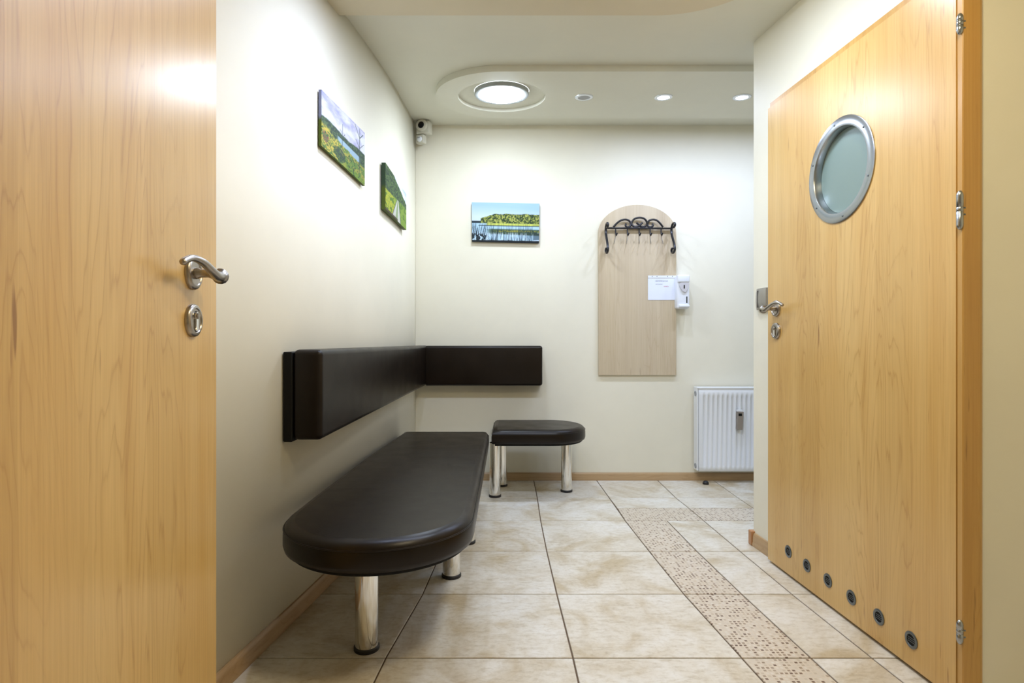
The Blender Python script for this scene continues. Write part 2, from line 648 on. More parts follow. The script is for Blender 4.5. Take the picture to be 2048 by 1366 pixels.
WLL = [(y, wl(y) + .002) for y in [r / 10 for r in range(-15, 42)]]
RIGHT_END = [(-2, 1.895), (5, 1.895)]
BEY = [(-2, 2.745), (5, 2.745)]
for y0, y1 in zip(ROWS, ROWS[1:]):
    cols = [WLL, COLL, COLA, COLC]
    for a, b in zip(cols, cols[1:]):
        tile(a, b, y0, y1, M['tile'], 'tile')
    if y1 <= 3.22:
        tile(COLC, COLM, y0, y1, M['mosaic'], 'mosaic_tile')
        tile(COLM, COLB, y0, y1, M['tile'], 'tile')
        tile(COLB, COLD, y0, y1, M['tile'], 'tile')
        rest = [COLD, COLE, COLF, BEY] if y0 > 2.2 else [COLD, RIGHT_END]
        for a, b in zip(rest, rest[1:]):
            tile(a, b, y0, y1, M['tile'], 'tile')
    elif y0 < 3.3:      # the row with the mosaic strip turning right
        tile(COLC, COLB, 3.210, 3.453, M['mosaic'], 'mosaic_tile')
        tile(COLB, COLD, 3.210, 3.453, M['mosaic'], 'mosaic_tile')
        tile(COLD, COLE, 3.210, 3.453, M['mosaic'], 'mosaic_tile')
        tile(COLE, COLF, 3.210, 3.453, M['mosaic'], 'mosaic_tile')
        tile(COLF, BEY, 3.210, 3.453, M['mosaic'], 'mosaic_tile')
        for a, b in zip([COLC, COLB, COLD, COLE, COLF], [COLB, COLD, COLE, COLF, BEY]):
            tile(a, b, 3.453, 3.682, M['tile'], 'tile')
    else:
        for a, b in zip([COLC, COLB, COLD, COLE, COLF], [COLB, COLD, COLE, COLF, BEY]):
            tile(a, b, y0, y1, M['tile'], 'tile')

# --- skirting boards (moulded profile: d = distance from the wall, z)
SKP = [(0, 0), (.016, 0), (.0165, .010), (.0135, .016), (.0125, .040), (.0105, .047), (.006, .0535), (0, .055)]


def skirting(name, pts, nrm, m, hs=1.0):
    """pts plan points, nrm(i) unit vec away from the wall"""
    bm = bmesh.new()
    prev = None
    for i, p in enumerate(pts):
        nx, ny = nrm(i)
        ring = [bm.verts.new((p[0] + nx * (d + .0004), p[1] + ny * (d + .0004), z * hs + .0003)) for d, z in SKP]
        if prev:
            for k in range(len(SKP)):
                bm.faces.new((prev[k], prev[(k + 1) % len(SKP)], ring[(k + 1) % len(SKP)], ring[k]))
        else:
            bm.faces.new(ring)
        prev = ring
    bm.faces.new(prev[::-1])
    return struct(bm_obj(name, bm, m, angle=math.radians(40)))


yy = [y for y in ys if y > .5]
skirting('baseboard_left', [(wl(y), y) for y in yy], lambda i: (1, 0), M['base_y'], 1.05)
skirting('baseboard_back', [(-.628, YB), (2.74, YB)], lambda i: (0, -1), M['base_x'])
br = skirting('baseboard_right', [(1.226, 2.815), (1.2505, 2.43), (1.282, 1.90)], lambda i: (-.998, -.06), M['base_y'], 1.15)
bm = bmesh.new()
box(bm, 1.205, 1.235, 2.816, 2.850, .0004, .070)
bevel_all(bm, .004, 2)
bm_obj('end_cap', bm, M['cap'], br, 'darker reddish brown end cap')


# ------------------------------------------------------------ DOORS
def frame_mtx(org, ex):
    ex = Vector(ex).normalized()
    ez = Vector((0, 0, 1))
    ey = ez.cross(ex)
    m_ = Matrix.Identity(4)
    for i, a in enumerate((ex, ey, ez)):
        m_.col[i][:3] = a
    m_.col[3][:3] = org
    return m_


OUT = Matrix.Rotation(-PI / 2, 4, 'X')    # local z -> +y (out of the door face)


def rosette(door, s, z, r, key=False, name='handle_rosette'):
    bm = bmesh.new()
    mt = Matrix.Translation((s, 0, z)) @ OUT
    lathe(bm, [(r, 0.0002), (r, .004), (r * .96, .008), (r * .84, .0105), (r * .74, .0105), (r * .70, .0085), (0, .0085)], 40, mt)
    o = bm_obj(name, bm, M['satin'], door, angle=math.radians(50))
    return o


def door_handle(door, s, z, dr, out=.052, scale=1.0):
    """lever handle with round rose; dr = direction of the lever along s"""
    ro = rosette(door, s, z, .036)
    bm = bmesh.new()
    lathe(bm, [(.0125, .0085), (.0125, .014), (.0095, .018), (.0092, .034), (.013, .045)], 20, Matrix.Translation((s, 0, z)) @ OUT)
    bm_obj('neck', bm, M['satin'], ro, smooth_=True)
    bm = bmesh.new()
    k = scale
    path = catmull([(s - dr * .030 * k, out - .004, z - .003), (s - dr * .018 * k, out, z - .004), (s + dr * .004 * k, out + .002, z - .006),
                    (s + dr * .032 * k, out + .002, z + .002), (s + dr * .066 * k, out - .002, z + .0155),
                    (s + dr * .098 * k, out - .008, z + .0195), (s + dr * .124 * k, out - .012, z + .011), (s + dr * .136 * k, out - .012, z + .004)], 5)
    n = len(path)
    rad = []
    for i in range(n):
        t = i / (n - 1)
        r = .0135 - .0065 * min(1, t / .7) if t > .12 else .011 + .0065 * math.sin(min(1, t / .12) * PI / 2)
        if t > .93:
            r *= math.sqrt(max(.05, 1 - ((t - .93) / .075) ** 2))
        rad.append(r)
    tube(bm, path, rad, 14, 1.0)
    bm_obj('lever', bm, M['satin'], ro, smooth_=True)
    return ro


def keyhole(door, s, z):
    ro = rosette(door, s, z, .036, name='keyhole_plate')
    bm = bmesh.new()
    mt = Matrix.Translation((s, 0, z)) @ OUT
    # lock cylinder outline (round head, narrow foot), slightly proud
    pts = []
    for k in range(21):
        a = math.radians(-50 + 280 * k / 20)
        pts.append((.0088 * math.cos(a), .010 + .0088 * math.sin(a)))
    for k in range(9):
        a = math.radians(180 + 180 * k / 8)
        pts.append((.0052 * math.cos(a), -.0175 + .0052 * math.sin(a)))
    lo = [bm.verts.new((s + x, .0085, z + y)) for x, y in pts]
    hi = [bm.verts.new((s + x * .93, .0120, z + y * .97)) for x, y in pts]
    for k in range(len(pts)):
        k2 = (k + 1) % len(pts)
        bm.faces.new((lo[k], lo[k2], hi[k2], hi[k]))
    bm.faces.new(hi)
    bm_obj('lock_cylinder', bm, M['chrome'], ro)
    bm = bmesh.new()
    pts2 = [(x * 1.22, y * 1.10) for x, y in pts]
    a_ = [bm.verts.new((s + x, .0087, z + y)) for x, y in pts2]
    bm.faces.new(a_)
    bm_obj('keyhole_gap', bm, M['dark'], ro)
    bm = bmesh.new()
    lathe(bm, [(.0068, .0120), (.0066, .0150), (0, .0152)], 20, Matrix.Translation((s, 0, z + .010)) @ OUT)
    box(bm, s - .0008, s + .0008, .0150, .0156, z + .0055, z + .0145)
    bm_obj('key_core', bm, M['satin'], ro)
    return ro


def leaf_plain(name, L, z0, z1, th, door, z1b=None):
    bm = bmesh.new()
    z1b = z1b or z1
    hexa(bm, [(0, -th, z0), (L, -th, z0), (L, 0, z0), (0, 0, z0), (0, -th, z1), (L, -th, z1b), (L, 0, z1b), (0, 0, z1)])
    bevel_all(bm, .0018, 2)
    return bm_obj(name, bm, M['door'], door)


# left door (opened, seen from its handle side)
d1 = thing('door_1', None, None, mtx=frame_mtx((-.6914, 1.378, 0), (.094, -.9956, 0)))
struct(d1)
leaf_plain('door_leaf', .90, .008, 2.04, .04, d1)
door_handle(d1, .1317, 1.148, 1)
keyhole(d1, .1317, 1.0455)
bm = bmesh.new()
box(bm, .9235, .937, -.21, .02, .0, 2.10)
bevel_all(bm, .003, 1)
bm_obj('door_casing', bm, M['casing'], d1)

# right door (opened flat along the right wall)
O2 = Vector((1.2414, 1.583, 0))
E2 = Vector((1.1956, 2.614, 0))
L2 = (E2 - O2).length
MT2 = frame_mtx(O2, E2 - O2)
d2 = thing('door_2', None, None, mtx=MT2)
struct(d2)
INV2 = MT2.inverted()


def on_door2(px, py):
    r = (px - CX) / F
    dx = (E2 - O2).x / (E2 - O2).y
    y = (O2.x - dx * O2.y) / (r - dx)
    return INV2 @ P(px, py, y)


pc = Vector(((2.093 - 1.583) / .999, 0, 1.623))
RH = .155
bm = bmesh.new()
z0, zt0, zt1, TH = .012, 2.033, 2.057, .034
HS = .20
n = 64
ztop = lambda s: zt0 + (zt1 - zt0) * s / L2
circ = [(pc.x + RH * math.cos(2 * PI * k / n), pc.z + RH * math.sin(2 * PI * k / n)) for k in range(n)]
sq = []
for k in range(n):
    c, s_ = math.cos(2 * PI * k / n), math.sin(2 * PI * k / n)
    t = max(abs(c), abs(s_))
    sq.append((pc.x + HS * c / t, pc.z + HS * s_ / t))
for yv in (0, -TH):
    ci = [bm.verts.new((x, yv, z)) for x, z in circ]
    so = [bm.verts.new((x, yv, z)) for x, z in sq]
    for k in range(n):
        bm.faces.new((so[k], so[(k + 1) % n], ci[(k + 1) % n], ci[k]))
    xl, xr, zl, zh = pc.x - HS, pc.x + HS, pc.z - HS, pc.z + HS
    for q in ([(0, z0), (xl, z0), (xl, zl), (0, zl)], [(xl, z0), (xr, z0), (xr, zl), (xl, zl)], [(xr, z0), (L2, z0), (L2, zl), (xr, zl)],
              [(0, zl), (xl, zl), (xl, zh), (0, zh)], [(xr, zl), (L2, zl), (L2, zh), (xr, zh)],
              [(0, zh), (xl, zh), (xl, ztop(xl)), (0, zt0)], [(xl, zh), (xr, zh), (xr, ztop(xr)), (xl, ztop(xl))],
              [(xr, zh), (L2, zh), (L2, zt1), (xr, ztop(xr))]):
        bm.faces.new([bm.verts.new((x, yv, z)) for x, z in q])
    if yv == 0:
        c0 = ci
    else:
        for k in range(n):
            bm.faces.new((c0[k], c0[(k + 1) % n], ci[(k + 1) % n], ci[k]))
for q in ([(0, z0), (L2, z0)], [(L2, z0), (L2, zt1)], [(L2, zt1), (0, zt0)], [(0, zt0), (0, z0)]):
    (xa, za), (xb, zb) = q
    bm.faces.new([bm.verts.new(v_) for v_ in ((xa, 0, za), (xb, 0, zb), (xb, -TH, zb), (xa, -TH, za))])
bmesh.ops.remove_doubles(bm, verts=bm.verts, dist=1e-5)
bm_obj('door_leaf', bm, M['door'], d2)
# rebate lip along the top
bm = bmesh.new()
hexa(bm, [(0, -TH + .002, zt0 + .0005), (L2, -TH + .002, zt1 + .0005), (L2, -.010, zt1 + .0005), (0, -.010, zt0 + .0005),
          (0, -TH + .002, zt0 + .026), (L2, -TH + .002, zt1 + .026), (L2, -.010, zt1 + .026), (0, -.010, zt0 + .026)])
bm_obj('top_lip', bm, M['casing'], d2)
# porthole
bm = bmesh.new()
mt = Matrix.Translation(pc) @ OUT
lathe(bm, [(.190, .0002), (.190, .0035), (.1875, .005), (.160, .006), (.156, .0055), (.1535, .002), (.1525, -.026), (.1505, -.028)], 72, mt)
ring = bm_obj('porthole_frame', bm, M['steel'], d2, 'round brushed steel frame', angle=math.radians(40))
bm = bmesh.new()
lathe(bm, [(.152, -.024), (.152, -.030), (0, -.030)], 64, mt)
lathe(bm, [(.1519, -.0235), (0, -.0235)], 64, mt)
bm_obj('frosted_pane', bm, M['frost'], d2, 'frosted grey-green glass pane')
for k in range(6):
    a = math.radians(82 + 60 * k)
    bm = bmesh.new()
    lathe(bm, [(.0036, .0056), (.0034, .0070), (0, .0074)], 12, Matrix.Translation(pc + Vector((.173 * math.cos(a), 0, .173 * math.sin(a)))) @ OUT)
    bm_obj('screw', bm, M['gunmetal'], ring)
door_handle(d2, (2.539 - 1.583) / .999, 1.146, -1, out=.050, scale=.9)
keyhole(d2, (2.539 - 1.583) / .999, 1.0465)
for px, py in ((1577, 1103), (1614, 1131), (1656, 1161), (1703, 1195), (1758, 1234), (1823, 1280)):
    q = on_door2(px, py)
    bm = bmesh.new()
    mt = Matrix.Translation((q.x, 0, q.z)) @ OUT
    lathe(bm, [(.0255, .0002), (.0255, .002), (.024, .0032), (.0175, .0032), (.0165, .0022), (.0165, .0005)], 32, mt)
    vt_ = bm_obj('vent_ring', bm, M['gunmetal'], d2, angle=math.radians(40))
    bm = bmesh.new()
    lathe(bm, [(.0166, .0006), (0, .0006)], 24, mt)
    bm_obj('vent_hole', bm, M['dark'], vt_)
    bm = bmesh.new()
    for dz in (-.006, .0, .006):
        box(bm, q.x - .0145, q.x + .0145, .0006, .0014, q.z + dz - .0008, q.z + dz + .0008)
    bm_obj('grille_bar', bm, M['gunmetal'], vt_)
# hinges
for zc_, ln in ((1.863, .060), (1.357, .108), (.210, .068)):
    bm = bmesh.new()
    h = ln / 2
    r = .0083
    mt = Matrix.Translation((-.020, .006, zc_))
    pr = [(0, -h), (r * .45, -h + .002), (r * .85, -h + .008), (r, -h + .014), (r, -.005), (r * .90, -.0045), (r * .90, -.0035), (r, -.003),
          (r, .007), (r * .9, .0075), (r * .9, .0085), (r, .009), (r, h - .014), (r * .85, h - .008), (r * .45, h - .002), (0, h)]
    lathe(bm, pr, 20, mt)
    kn = bm_obj('hinge', bm, M['steel'], d2, smooth_=True)
    bm = bmesh.new()
    for dz in (-.012, .006):
        tube(bm, [(-.020, .006, zc_ + dz), (-.0235, -.006, zc_ + dz)], .0028, 8)
    tube(bm, [(-.020, .006, zc_ + .014), (-.002, -.004, zc_ + .014)], .0028, 8)
    bm_obj('hinge_pin', bm, M['gunmetal'], kn)
# door frame seen on the partition, facing the camera
bm = bmesh.new()
prof = [(1.2412, 1.5716), (1.2412, 1.5615), (1.2435, 1.5590), (1.2880, 1.5590), (1.2935, 1.5605), (1.3000, 1.5655), (1.3010, 1.5716)]
a = [bm.verts.new((x, y, .0)) for x, y in prof]
b = [bm.verts.new((x, y, 2.12)) for x, y in prof]
for k in range(len(prof)):
    bm.faces.new((a[k], a[(k + 1) % len(prof)], b[(k + 1) % len(prof)], b[k]))
bm.faces.new(a)
bm.faces.new(b[::-1])
bm.transform(INV2)
bm_obj('door_casing', bm, M['casing'], d2, 'orange maple door casing')
bm = bmesh.new()
box(bm, 1.2440, 1.2840, 1.5720, 1.5815, 0, 2.12)
bm.transform(INV2)
bm_obj('door_jamb', bm, M['casing'], d2)

# ------------------------------------------------------------ BENCHES
def leg(parent, x, y, ztop_, r=.0375):
    bm = bmesh.new()
    mt = Matrix.Translation((x, y, 0))
    lathe(bm, [(r - .001, .012), (r, .0125), (r, ztop_)], 36, mt)
    lg = bm_obj('leg', bm, M['chrome'], parent, angle=math.radians(40))
    bm = bmesh.new()
    lathe(bm, [(0, .0), (r + .003, .0), (r + .004, .002), (r + .004, .011), (r + .001, .0145), (0, .0145)], 36, mt)
    bm_obj('rubber_foot', bm, M['rubber'], lg, 'black rubber foot', smooth_=False)
    return lg


def bench(name, label, outline, z0, z1, legs, r, group=None):
    t = thing(name, label, 'bench')
    bm = bmesh.new()
    h = z1 - z0
    prof = [(.012, z0), (.004, z0 + .004), (.0, z0 + .018), (.0, z1 - .042), (.0015, z1 - .034), (.005, z1 - .022), (.012, z1 - .012), (.022, z1 - .005), (.036, z1 - .0015)]
    slab(bm, outline, prof)
    o = bm_obj('seat', bm, M['leather'], t, angle=math.radians(55))
    # stitched edge
    bm = bmesh.new()
    pl = [Vector((p.x, p.y, z1 - .026)) for p in offset_outline(outline, .0022)]
    tube(bm, pl + [pl[0]], .0024, 6, caps=False)
    bm_obj('seam', bm, M['leather'], o)
    bm = bmesh.new()
    slab(bm, outline, [(.022, z0 - .012), (.020, z0 - .010), (.020, z0 + .001)])
    bm_obj('base_board', bm, M['dark'], t, 'black board under the upholstery')
    for x, y in legs:
        leg(t, x, y, z0 - .011, r)
    return t


def arc(cx_, cy_, rx, ry, a0, a1, n):
    return [(cx_ + rx * math.cos(math.radians(a0 + (a1 - a0) * k / n)), cy_ + ry * math.sin(math.radians(a0 + (a1 - a0) * k / n))) for k in range(n + 1)]


def seg(a, b, n):
    return [(a[0] + (b[0] - a[0]) * k / n, a[1] + (b[1] - a[1]) * k / n) for k in range(1, n)]


z0, z1 = .36, .45
xl, xr = -.702, -.100
out = arc((xl + xr) / 2, 1.87, (xr - xl) / 2, .298, 180, 360, 40)
out += seg(out[-1], (-.096, 3.53), 10) + [(-.098, 3.522), (-.104, 3.53)] + seg((-.104, 3.53), (-.622, 3.53), 6) + [(-.628, 3.528), (-.631, 3.52)] + [(-.655, 3.15), (-.678, 2.75), (-.691, 2.35), (-.699, 2.08)]
bench('waiting_bench', 'long dark brown leatherette bench with rounded front end along the left wall', out, z0, z1,
      [(-.450, 1.872), (-.228, 2.450), (-.188, 2.860), (-.56, 2.95), (-.20, 3.38), (-.56, 3.38)], .0375)
yf, ybk = 3.565, 4.085
out = [(-.084, yf), ] + seg((-.084, yf), (.30, yf), 6) + arc(.298, (yf + ybk) / 2, .234, (ybk - yf) / 2, -90, 90, 30) + seg((.298, ybk), (-.078, ybk), 6) + [(-.078, ybk)]
bench('waiting_bench', 'short dark brown leatherette bench with rounded right end under the back wall', out, z0, z1,
      [(-.0645, 3.71), (-.022, 3.985), (.41, 3.835)], .0355)

# ------------------------------------------------------------ BACKREST (two cushions meeting in the corner)
def cushion(name, label, pts, bv, backing, cat='wall cushion', keep=False):
    t = thing(name, label, cat)
    bm = bmesh.new()
    hexa(bm, pts)
    bmesh.ops.recalc_face_normals(bm, faces=bm.faces)
    geo = [e for e in bm.edges if not (keep and all(v_.co.x < -.54 for v_ in e.verts))]
    bmesh.ops.bevel(bm, geom=geo + (bm.verts[:] if not keep else []), offset=bv, segments=5, profile=.5, affect='EDGES')
    bm_obj('cushion', bm, M['leather'], t, angle=math.radians(40))
    bm = bmesh.new()
    hexa(bm, backing)
    bevel_all(bm, .003, 1)
    bm_obj('backing_board', bm, M['dark'], t, 'flat black board behind the cushion')
    return t


def hx(plan, zb, zt):
    return [(x, y, z) for (x, y), z in zip(plan, zb)] + [(x, y, z) for (x, y), z in zip(plan, zt)]


yn, yfar = 2.0, 4.03
yend = 4.126
pl = [(-.742, yn), (-.638, yn), (-.5515, yend), (-.622, yend)]
bk = [(wl(yn) + .004, yn - .003), (-.740, yn - .003), (-.6235, yend), (wl(yend) + .004, yend)]
cushion('wall_cushion', 'long dark brown padded backrest fixed to the left wall above the long bench',
        hx(pl, (.655, .655, .690, .690), (.972,) * 4), .020,
        hx(bk, (.650, .650, .688, .688), (.964,) * 4))
pl = [(-.5545, 4.028), (.263, 4.028), (.263, 4.128), (-.5495, 4.128)]
cushion('wall_cushion', 'short dark brown padded backrest fixed to the back wall in the corner',
        hx(pl, (.689,) * 4, (.970,) * 4), .018,
        hx([(-.56, 4.129), (.260, 4.129), (.260, 4.148), (-.56, 4.148)], (.689,) * 4, (.966,) * 4), keep=True)

# ------------------------------------------------------------ PICTURES (canvas prints, painted per vertex)
rng = np.random.default_rng(3)


def vnoise(u, v, sx_, sy_, seed=0, octs=4):
    out_ = np.zeros_like(u)
    amp, tot = 1.0, 0
    for o in range(octs):
        r = np.random.default_rng(seed * 31 + o)
        gx, gy = int(sx_ * 2 ** o) + 3, int(sy_ * 2 ** o) + 3
        g_ = r.random((gx + 1, gy + 1))
        x, y = u * sx_ * 2 ** o, v * sy_ * 2 ** o
        xi, yi = np.clip(x.astype(int), 0, gx - 1), np.clip(y.astype(int), 0, gy - 1)
        fx_, fy_ = x - xi, y - yi
        fx_, fy_ = fx_ * fx_ * (3 - 2 * fx_), fy_ * fy_ * (3 - 2 * fy_)
        out_ += amp * ((g_[xi, yi] * (1 - fx_) + g_[xi + 1, yi] * fx_) * (1 - fy_) + (g_[xi, yi + 1] * (1 - fx_) + g_[xi + 1, yi + 1] * fx_) * fy_)
        tot += amp
        amp *= .6
    return out_ / tot


def blend(img, c, a):
    a = np.clip(a, 0, 1)[..., None]
    return img * (1 - a) + np.array(c, float) * a


def soft(x, w=.01):
    return np.clip(x / w + .5, 0, 1)


def paint_meadow(u, v):
    n1 = vnoise(u, v, 3, 5, 1, 5)
    n2 = vnoise(u, v, 40, 40, 2, 3)
    n3 = vnoise(u, v, 14, 16, 3, 4)
    img = np.zeros(u.shape + (3,)) + np.array([176, 176, 206])
    img = blend(img, (218, 220, 236), (n1 - .42) * 5)
    img = blend(img, (138, 142, 186), (.44 - n1) * 4)
    t = .56 + .02 * np.sin(u * 9) + .03 * (n3 - .5)
    img = blend(img, (38, 62, 44), soft(t - v, .02))
    img = blend(img, (74, 100, 58), soft(t - v, .02) * (n2 > .56))
    img = blend(img, (150, 178, 196), soft(.47 - .03 * u - v) * soft(v - (.30 + .08 * n3)) * soft(u - .33, .05) * soft(.86 - u, .06))
    g_ = soft((.40 - .08 * u + .05 * (n3 - .5)) - v, .02)
    img = blend(img, (150, 150, 62), g_)
    img = blend(img, (96, 128, 52), g_ * (n3 > .5))
    img = blend(img, (196, 178, 70), g_ * (n2 > .60) * soft(.5 - u, .3))
    img = blend(img, (50, 76, 42), g_ * (n2 < .36))
    d = ((u - .38) / .13) ** 2 + ((v - .15) / .12) ** 2
    img = blend(img, (40, 62, 52), (d < 1) * (n2 > .42) * .9)
    d = ((u - .08) / .06) ** 2 + ((v - .25) / .12) ** 2
    img = blend(img, (112, 58, 66), (d < 1) * (n2 > .47) * .75)
    img = blend(img, (205, 185, 60), soft(v - .31, .05) * soft(.43 - v, .05) * soft(.20 - u, .1) * (n2 > .42) * .8)
    def stroke(img, u0, v0, u1, v1, w_, c=(52, 70, 66)):
        t_ = np.clip(((u - u0) * (u1 - u0) + (v - v0) * (v1 - v0)) / ((u1 - u0) ** 2 + (v1 - v0) ** 2), 0, 1)
        dd = np.hypot(u - (u0 + t_ * (u1 - u0)), v - (v0 + t_ * (v1 - v0)))
        return blend(img, c, soft(w_ - dd, .004))
    for a_ in ((.845, .10, .86, .80, .007), (.86, .80, .74, .98, .007), (.86, .80, .86, .98, .005), (.86, .80, .95, .92, .006), (.855, .62, .76, .72, .006),
               (.85, .6, .97, .75, .004), (.43, .2, .44, .75, .004), (.44, .55, .38, .62, .004), (.44, .5, .49, .6, .004)):
        img = stroke(img, *a_)
    img = blend(img, (110, 140, 44), soft(.10 - v, .05) * soft(u - .5, .2) * (n2 > .45))
    return img


def paint_road(u, v):
    n2 = vnoise(u, v, 40, 40, 12, 3)
    n3 = vnoise(u, v, 12, 14, 13, 4)
    n1 = vnoise(u, v, 3, 4, 14, 4)
    img = np.zeros(u.shape + (3,)) + np.array([176, 190, 232])
    img = blend(img, (222, 228, 244), (n1 - .45) * 5)
    edge_ = np.where(u < .36, 1.2, 1.0 - .30 * ((u - .36) / .64)) + .06 * (n3 - .5)
    tr = soft(edge_ - v, .02)
    img = blend(img, (44, 66, 48), tr)
    img = blend(img, (86, 112, 62), tr * (n2 > .55))
    fl_ = soft((.45 + .12 * np.minimum(u, .8) + .02 * (n3 - .5)) - v, .015)
    img = blend(img, (122, 150, 56), fl_)
    img = blend(img, (172, 176, 52), fl_ * soft(.42 - u, .1) * (n2 > .4))
    img = blend(img, (84, 118, 40), fl_ * (n3 < .46))
    w_ = (.50 - v)
    c_ = .56 - .14 * w_
    road = (np.abs(u - c_) < .05 + .34 * w_) & (v < .52)
    img = blend(img, (196, 196, 190), road * .95)
    img = blend(img, (80, 86, 74), ((np.abs(u - c_) > .035 + .31 * w_) & road) * .8)
    img = blend(img, (104, 132, 70), ((np.abs(u - c_) < .02 + .07 * w_) & road) * .6)
    img = blend(img, (70, 60, 44), soft(.05 - v, .02) * soft(.55 - u, .05))
    return img


def paint_lake(u, v):
    n2 = vnoise(u, v, 60, 30, 22, 3)
    n3 = vnoise(u, v, 22, 10, 23, 4)
    img = np.zeros(u.shape + (3,)) + np.array([158, 190, 232])
    img = blend(img, (196, 212, 238), soft(.80 - v - .1 * u, .3))
    top = np.where(u < .13, .53, np.minimum(.60 + (u - .13) * .55, .715)) + .035 * (n3 - .5)
    img = blend(img, (22, 40, 48), soft(.53 - v) * soft(.16 - u))
    fo = soft(top - v, .01) * soft(u - .12, .01)
    img = blend(img, (46, 62, 36), fo)
    img = blend(img, (118, 130, 58), fo * (n2 > .46))
    img = blend(img, (165, 168, 84), fo * (n2 > .60))
    wt = soft(.475 - v, .01)
    img = blend(img, (168, 200, 222), wt)
    img = blend(img, (196, 202, 92), soft(.475 - v) * soft(v - .425) * soft(u - .22, .03))
    img = blend(img, (38, 52, 52), soft(.425 - v) * soft(v - .405) * soft(u - .1, .03) * .8)
    img = blend(img, (46, 66, 40), soft(.33 - v, .03) * soft(v - .22 + .04 * u, .03) * soft(u - .25, .1) * .9)
    img = blend(img, (140, 138, 60), soft(.31 - v, .03) * soft(v - .26, .02) * soft(u - .35, .1) * (n2 > .5))
    lean = u - .10 * v * (u < .4) + .0
    rd = vnoise(np.clip(lean + .1, 0, 1.2), v, 170, 4, 25, 2)
    img = blend(img, (30, 44, 52), wt * soft((rd - .53), .08) * soft(.40 - v, .30) * (.55 + .45 * soft(.3 - u, .1)))
    img = blend(img, (206, 222, 240), wt * soft((.36 - rd), .05) * soft(.24 - v, .05) * .8)
    img = blend(img, (18, 24, 28), soft(.035 + .02 * n3 - v, .02))
    img = blend(img, (20, 30, 34), soft(.20 - v, .05) * soft(.24 - u, .05) * (n3 > .42) * .9)
    return img


def canvas(name, label, corners, depth, nrm, fn, edge_cols, group=None, nu=180, nv=130):
    """corners: BL, BR, TR, TL of the printed face (world); depth back along -nrm"""
    BL, BR, TR, TL = [Vector(c_) for c_ in corners]
    t = thing(name, label, 'picture')
    uu, vv = np.meshgrid(np.linspace(0, 1, nu), np.linspace(0, 1, nv), indexing='ij')
    bl, br_, tr, tl = [np.array(c_) for c_ in (BL, BR, TR, TL)]
    pos = (bl * (1 - uu[..., None]) + br_ * uu[..., None]) * (1 - vv[..., None]) + (tl * (1 - uu[..., None]) + tr * uu[..., None]) * vv[..., None]
    idx = np.arange(nu * nv).reshape(nu, nv)
    faces = np.stack([idx[:-1, :-1], idx[1:, :-1], idx[1:, 1:], idx[:-1, 1:]], -1).reshape(-1, 4)
    me = bpy.data.meshes.new('print')
    me.from_pydata(pos.reshape(-1, 3).tolist(), [], faces.tolist())
    col = fn(uu, vv).reshape(-1, 3) / 255
    col = np.where(col <= .04045, col / 12.92, ((col + .055) / 1.055) ** 2.4)
    at = me.color_attributes.new('paint', 'FLOAT_COLOR', 'POINT')
    at.data.foreach_set('color', np.concatenate([col, np.ones((len(col), 1))], 1).astype(np.float32).ravel())
    m_ = mat('canvas_print', (.5, .5, .5), .6, spec=.25)
    g_ = N(m_)
    an = g_.n('ShaderNodeVertexColor', layer_name='paint')
    g_.l(an.outputs[0], g_.b.inputs['Base Color'])
    link('print', me, m_, t)
    bm = bmesh.new()
    eps = nrm * .0006
    f = [BL - eps, BR - eps, TR - eps, TL - eps]
    b = [p - nrm * depth for p in (BL, BR, TR, TL)]
    hexa(bm, [b[0], b[1], b[2], b[3], f[0], f[1], f[2], f[3]])
    # the wrapped edge continues the print colours: lower part green, upper part sky
    bmesh.ops.subdivide_edges(bm, edges=bm.edges[:], cuts=12, use_grid_fill=True)
    me2 = bpy.data.meshes.new('canvas_wrap')
    bmesh.ops.recalc_face_normals(bm, faces=bm.faces)
    bm.to_mesh(me2)
    bm.free()
    zlo, zhi = min(BL.z, BR.z), max(TL.z, TR.z)
    at = me2.color_attributes.new('paint', 'FLOAT_COLOR', 'POINT')
    arr = []
    for v_ in me2.vertices:
        s_ = (v_.co.z - zlo) / (zhi - zlo)
        c_ = lin(edge_cols[0]) if s_ < edge_cols[2] else lin(edge_cols[1])
        arr += [*c_, 1]
    at.data.foreach_set('color', arr)
    link('canvas_wrap', me2, m_, t)
    return t


def left_canvas(pxl, pxr, tl_, bl_, tr_, br_, label, fn, ec, depth=.024):
    ya, yb = yl(pxl, depth + .002), yl(pxr, depth + .002)
    c_ = [P(pxl, bl_, ya), P(pxr, br_, yb), P(pxr, tr_, yb), P(pxl, tl_, ya)]
    d_ = (c_[1] - c_[0])
    d_.z = 0
    d_.normalize()
    nrm = Vector((d_.y, -d_.x, 0))
    return canvas('picture', label, c_, depth - .004, nrm, fn, ec)


left_canvas(643, 729.5, 179, 291, 266, 372, 'canvas print of a flowering meadow under clouds, larger picture on the left wall', paint_meadow, ((78, 92, 26), (120, 124, 150), .55), .016)
left_canvas(771, 812.5, 325, 418, 388, 460, 'canvas print of a dirt road beside dark trees, nearest the corner', paint_road, ((76, 90, 30), (50, 70, 50), .5), .026)
y_ = YB - .026
canvas('picture', 'unframed canvas print of a reedy lake below a forest on the back wall', [P(944, 483, y_), P(1078, 486, y_), P(1079, 407, y_), P(943.5, 404.5, y_)],
       .022, Vector((0, -1, 0)), paint_lake, ((30, 38, 44), (150, 180, 220), .4), nu=240, nv=150)

